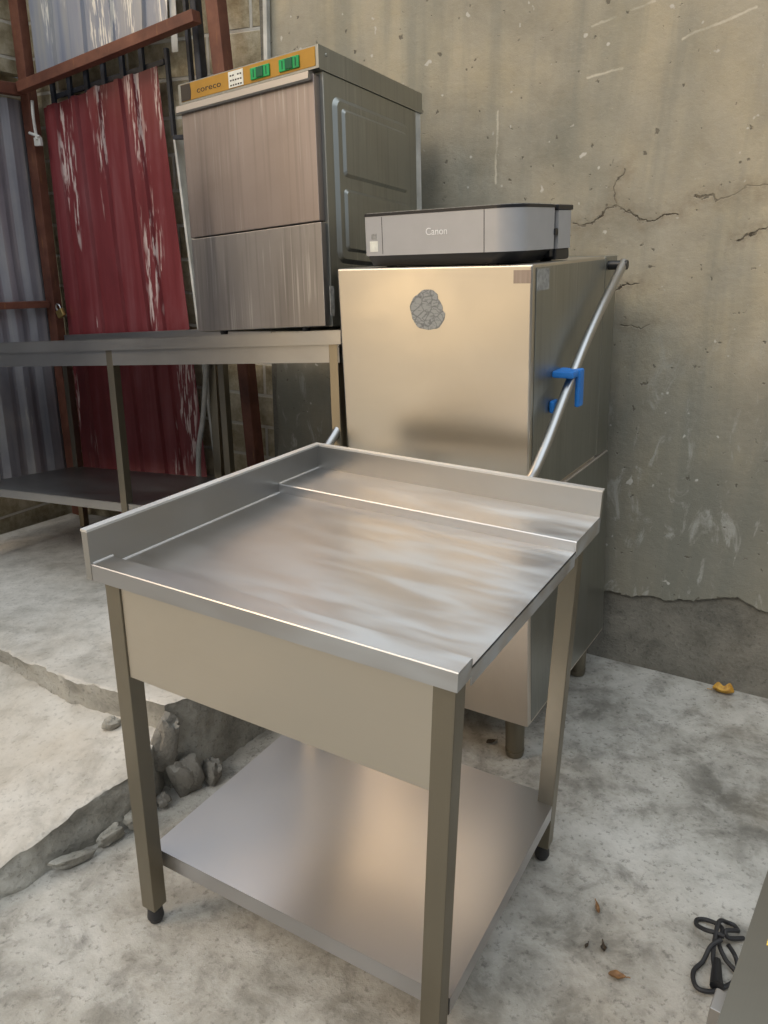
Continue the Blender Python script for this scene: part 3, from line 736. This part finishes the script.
tag(on_wall(link('sheet_strip', bm, WHITEPIPE, ang=20)), 'narrow pale strip at the right end of the blue-grey sheet', 'metal strip')
def bar(name, label, cat, pts, w, h, mat, bev=.003, group=None):
    """square tube between two wall-space points (s, distance from wall, z)"""
    a, b = [Vector((p[0], -p[1], p[2])) for p in pts]; bm = bmesh.new(); d = b-a
    q = d.to_track_quat('Z', 'Y').to_matrix()
    box(bm, (-w/2, -h/2, 0), (w/2, h/2, d.length), bev)
    for v in bm.verts: v.co = a+q @ v.co
    o = on_wall(link(name, bm, mat)); tag(o, label, cat, group); return o
bar('brown_post', 'brown rusty corner post between the grey gate and the maroon sheet', 'post', [(-2.612, .055, .10), (-2.605, .055, 2.74)], .045, .055, BROWN)
bar('brown_post', 'short brown post by the bare blocks above the undercounter dishwasher', 'post', [(-1.50, .075, 1.72), (-1.585, .075, 2.74)], .055, .055, BROWN)
bar('brown_beam', 'slanting brown iron beam above the maroon sheet', 'beam', [(-2.575, .115, 2.022), (-1.60, .115, 2.183)], .045, .04, BROWN)
# grey gate, running from the corner; unseen length added to block low light
GT = Matrix.Translation(wpt(-2.655, 0, 0)) @ Matrix.Rotation(WALLYAW-pi/2, 4, 'Z')     # local x = out from the wall
bm = bmesh.new()
corrugated(bm, [(.035, .30), (3.2, .42), (3.2, 2.0), (.035, 1.985)], lambda u, t: .0, [(.025+i*.0375, .0095 if i % 2 else .0165) for i in range(26)], seed=5, wav=.010)
for v in bm.verts: v.co.y = -v.co.y
gate = thing('sheet_gate', 'weathered grey corrugated sheet gate at the left edge', 'gate', GT.translation, GT.to_3x3())
link('gate_sheet', bm, GREY, gate, ang=20)
def gbar(name, a, b, w, h):
    a, b = Vector(a), Vector(b); bm = bmesh.new(); d = b-a; q = d.to_track_quat('Z', 'Y').to_matrix()
    box(bm, (-w/2, -h/2, 0), (w/2, h/2, d.length), .003)
    for v in bm.verts: v.co = a+q @ v.co
    return link(name, bm, BROWN, gate)
gbar('gate_rail', (.087, .042, 1.138), (3.2, .042, 1.230), .032, .03)
gbar('gate_rail', (.087, .042, 2.02), (3.2, .042, 1.88), .05, .045)
gbar('gate_post', (.022, .012, .20), (.012, .012, 2.0), .03, .035)
# padlock and bolt
bm = bmesh.new(); box(bm, (-.021, -.010, -.036), (.021, .010, 0), .005, 2)
pk = thing('padlock', 'small brass padlock hanging on the brown gate rail', 'padlock', wpt(-2.53, .095, 1.118), Matrix.Rotation(WALLYAW, 3, 'Z') @ Matrix.Rotation(radians(-28), 3, 'Y'))
link('lock_body', bm, BRASS, pk)
bm = bmesh.new(); tube(bm, spline([(-.012, 0, -.004), (-.012, 0, .016), (0, 0, .026), (.012, 0, .016), (.012, 0, -.004)], 6), .0035, 8); link('shackle', bm, CHROME, pk)
bm = bmesh.new(); tube(bm, spline([(-2.545, -.09, 1.975), (-2.538, -.10, 1.92), (-2.535, -.10, 1.85), (-2.53, -.10, 1.825)], 5), .0065, 8); tube(bm, [(-2.575, -.10, 1.852), (-2.515, -.10, 1.835)], .006, 8)
box(bm, (-2.555, -.10, 1.80), (-2.515, -.085, 1.835), .003)
tag(on_wall(link('gate_bolt', bm, WHITEPIPE)), 'pale metal bolt on the brown corner post above the maroon sheet', 'bolt')
# window grille behind the sheet
G_ = thing('window_grille', 'black iron grille bars between the brown beam and the maroon sheet', 'grille', WALLO, Matrix.Rotation(WALLYAW, 3, 'Z'))
for i, s in enumerate((-2.475, -2.372, -2.27, -2.17, -2.064, -1.957)):
    bm = bmesh.new(); box(bm, (s-.011, -.043, 1.6), (s+.011, -.028, 2.42), .002); link('bar', bm, DARKIRON, G_)
for z0 in (1.992, 2.5):
    bm = bmesh.new(); box(bm, (-2.5, -.030, -.010), (-1.85, -.018, .010), .002)
    for v in bm.verts: v.co.z += z0+(v.co.x+2.5)*.13
    link('cross_bar', bm, DARKIRON, G_)
bar('iron_bar', 'thin black upright bar beside the right edge of the maroon sheet', 'bar', [(-1.690, .028, 1.08), (-1.738, .028, 2.74)], .02, .016, DARKIRON)
bar('iron_bar', 'long black bar against the blocks right of the maroon sheet', 'bar', [(-1.822, .03, 1.815), (-1.832, .03, 2.12)], .018, .016, DARKIRON)
bar('iron_pipe', 'dark blue iron pipe between the beam end and the short brown post', 'pipe', [(-1.640, .045, 1.70), (-1.680, .045, 2.74)], .040, .03, DARKIRON, .008)
bm = bmesh.new(); box(bm, (-1.79, -.075, 1.796), (-1.70, -.052, 1.812), .002)
tag(on_wall(link('iron_bracket', bm, DARKIRON)), 'short black bracket beside the undercounter dishwasher', 'bracket')
bar('white_board', 'weathered white upright board between the maroon sheet and the undercounter dishwasher', 'board', [(-1.685, .026, .42), (-1.800, .026, 1.805)], .062, .012, WHITEPIPE, .002)
bar('white_strip', 'thin white upright strip along the plaster edge above the dishwasher', 'strip', [(-1.372, .016, 1.9), (-1.355, .016, 2.74)], .022, .018, WHITEPIPE, .003)
bar('steel_upright', 'grey steel upright under the bench behind the grey hose', 'post', [(-1.63, .10, .19), (-1.63, .10, 1.0)], .04, .03, STEEL_LEG, .003)
bar('brown_post', 'dark brown post under the bench in front of the back wall', 'post', [(-1.445, .055, .20), (-1.50, .055, 1.0)], .06, .05, BROWN)
bm = bmesh.new(); tube(bm, spline([(-1.635, -.135, 1.02), (-1.645, -.135, .90), (-1.675, -.135, .72), (-1.71, -.135, .58), (-1.722, -.135, .40), (-1.73, -.12, .22)], 6), .011, 10)
tag(on_wall(link('grey_hose', bm, GREYPIPE)), 'thin grey drain hose hanging under the long bench', 'hose')

# ------------------------------------------------------------------ bench corner at lower right, cable, leaves
E_ = Vector((.226, .316, 0)).normalized(); ang = math.atan2(E_.y, E_.x)
RT = thing('side_table', 'corner of a dull stainless steel table at the lower right edge of the picture', 'table', (.433, .716, 0), Matrix.Rotation(ang, 3, 'Z'))
bm = bmesh.new(); box(bm, (-.25, -.55, .497), (.55, 0, .50)); box(bm, (-.25, -.003, .462), (.55, 0, .499)); box(bm, (.547, -.55, .462), (.55, 0, .499)); box(bm, (-.25, -.55, .462), (-.247, 0, .499)); link('tabletop', bm, STEEL_DULL, RT)
for lx, ly in ((.045, -.022), (-.235, -.53), (.505, -.53)):
    bm = bmesh.new(); box(bm, (lx, ly, .03), (lx+.038, ly+.038, .470), .002); lg = link('leg', bm, STEEL_EDGE, RT)
    bm = bmesh.new(); cyl(bm, (lx+.019, ly+.019, 0), (lx+.019, ly+.019, .032), .018, .016); link('foot', bm, RUBBER, lg)
bm = bmesh.new(); box(bm, (.165, -.068, .5002), (.225, -.027, .5010)); link('yellow_label', bm, YELLOW, RT)

bm = bmesh.new()
A = [(.747, 1.212), (.736, 1.236), (.735, 1.27), (.753, 1.296), (.758, 1.318), (.739, 1.339), (.717, 1.34), (.708, 1.322), (.717, 1.3), (.734, 1.287), (.749, 1.279)]
Bp = [(.80, 1.292), (.763, 1.285), (.759, 1.294), (.785, 1.301), (.795, 1.31), (.793, 1.326), (.778, 1.33), (.758, 1.318), (.745, 1.305), (.725, 1.27), (.707, 1.232), (.698, 1.195)]
Cp = [(.735, 1.262), (.709, 1.252), (.687, 1.231), (.661, 1.211), (.651, 1.187), (.655, 1.168), (.681, 1.163), (.709, 1.172), (.73, 1.184), (.752, 1.204), (.759, 1.228), (.759, 1.245), (.748, 1.257)]
def lift(P, zs): return [(x, y, zs[min(int(i*len(zs)/len(P)), len(zs)-1)]) for i, (x, y) in enumerate(P)]
tube(bm, spline(lift(A, [.006, .010, .016, .018, .012, .006, .006, .010, .020, .026, .024]), 6), .0048, 10)
tube(bm, spline(lift(Bp, [.006, .014, .024, .018, .008, .006, .010, .028, .030, .024, .020, .018]), 6), .0048, 10)
tube(bm, spline(lift(Cp, [.034, .026, .008, .006, .006, .006, .006, .008, .006, .006, .006, .012, .026]), 6), .0048, 10)
cb = thing('power_cable', 'coiled black power cable with plug, on the floor by the lower right table', 'cable', (.72, 1.24, 0))
c1 = link('cord', bm, RUBBER); c1.parent = cb; c1.location = (-.72, -1.24, 0)
bm = bmesh.new()
tube(bm, spline([(.712, 1.225, .020), (.704, 1.205, .018), (.696, 1.185, .016), (.690, 1.168, .015)], 5), lambda t: .008+.006*t, 12)
p = link('plug', bm, BLACK); p.parent = cb; p.location = (-.72, -1.24, 0)

def leaf(name, label, x, y, s, rz, mat, curl=.3, lobes=0, w=.5, group='fallen leaves on the concrete floor'):
    bm = bmesh.new(); n, m = 14, 8; grid = []
    for i in range(n+1):
        t = i/n; wd = w*sin(pi*min(1, t*.96+.02))**.8*(1-.3*t)
        if lobes: wd *= 1+.45*sin(t*pi*lobes)*(.4+.6*t)
        row = []
        for k in range(m+1):
            u = k/m*2-1
            z = curl*(u*u*wd*.8+.25*(2*t-1)**2)+.04*noise.noise(Vector((t*5, u*3, x*9)))
            row.append(Vector((t-.5, u*wd*.5, z)))
        grid.append(row)
    zmin = min(v.z for r in grid for v in r)
    A = [[bm.verts.new((v.x*s, v.y*s, (v.z-zmin)*s+.0012)) for v in r] for r in grid]
    B = [[bm.verts.new((v.x*s, v.y*s, (v.z-zmin)*s)) for v in r] for r in grid]
    for i in range(n):
        for k in range(m):
            bm.faces.new((A[i][k], A[i+1][k], A[i+1][k+1], A[i][k+1])); bm.faces.new((B[i][k], B[i][k+1], B[i+1][k+1], B[i+1][k]))
    for i in range(n):
        for k in (0, m): bm.faces.new((A[i][k], A[i+1][k], B[i+1][k], B[i][k]))
    for k in range(m):
        for i in (0, n): bm.faces.new((A[i][k], A[i][k+1], B[i][k+1], B[i][k]))
    tube(bm, [Vector((.5*s, 0, .003)), Vector((.62*s, .03*s, .004)), Vector((.74*s, .02*s, .003))], .0012, 6)
    o = link(name, bm, mat, ang=60); o.location = (x, y, .0); o.rotation_euler = (0, 0, rz)
    tag(o, label, 'leaf', group)
leaf('fallen_leaf', 'yellow curled leaf on the floor at the foot of the wall', 1.161, 2.285, .068, 2.7, LEAFY, .55, 3, .9)
leaf('fallen_leaf', 'small brown leaf on the floor left of the power cable', .497, 1.198, .036, -.2, LEAFB, .4, 0, .62)
leaf('fallen_leaf', 'tiny dark leaf scrap, left one of the pair above the brown leaf', .452, 1.272, .014, .9, LEAFD, .4, 0, .6)
leaf('fallen_leaf', 'dark torn leaf scrap, right one of the pair above the brown leaf', .487, 1.268, .026, 1.4, LEAFD, .5, 2, .5)
leaf('fallen_leaf', 'slim greenish brown leaf scrap right of the work table leg', .501, 1.372, .034, 1.5, LEAFB, .4, 0, .32)
leaf('fallen_leaf', 'dark brown leaf scrap beside the front foot of the hood dishwasher', .335, 1.99, .034, .5, LEAFD, .4, 0, .6)
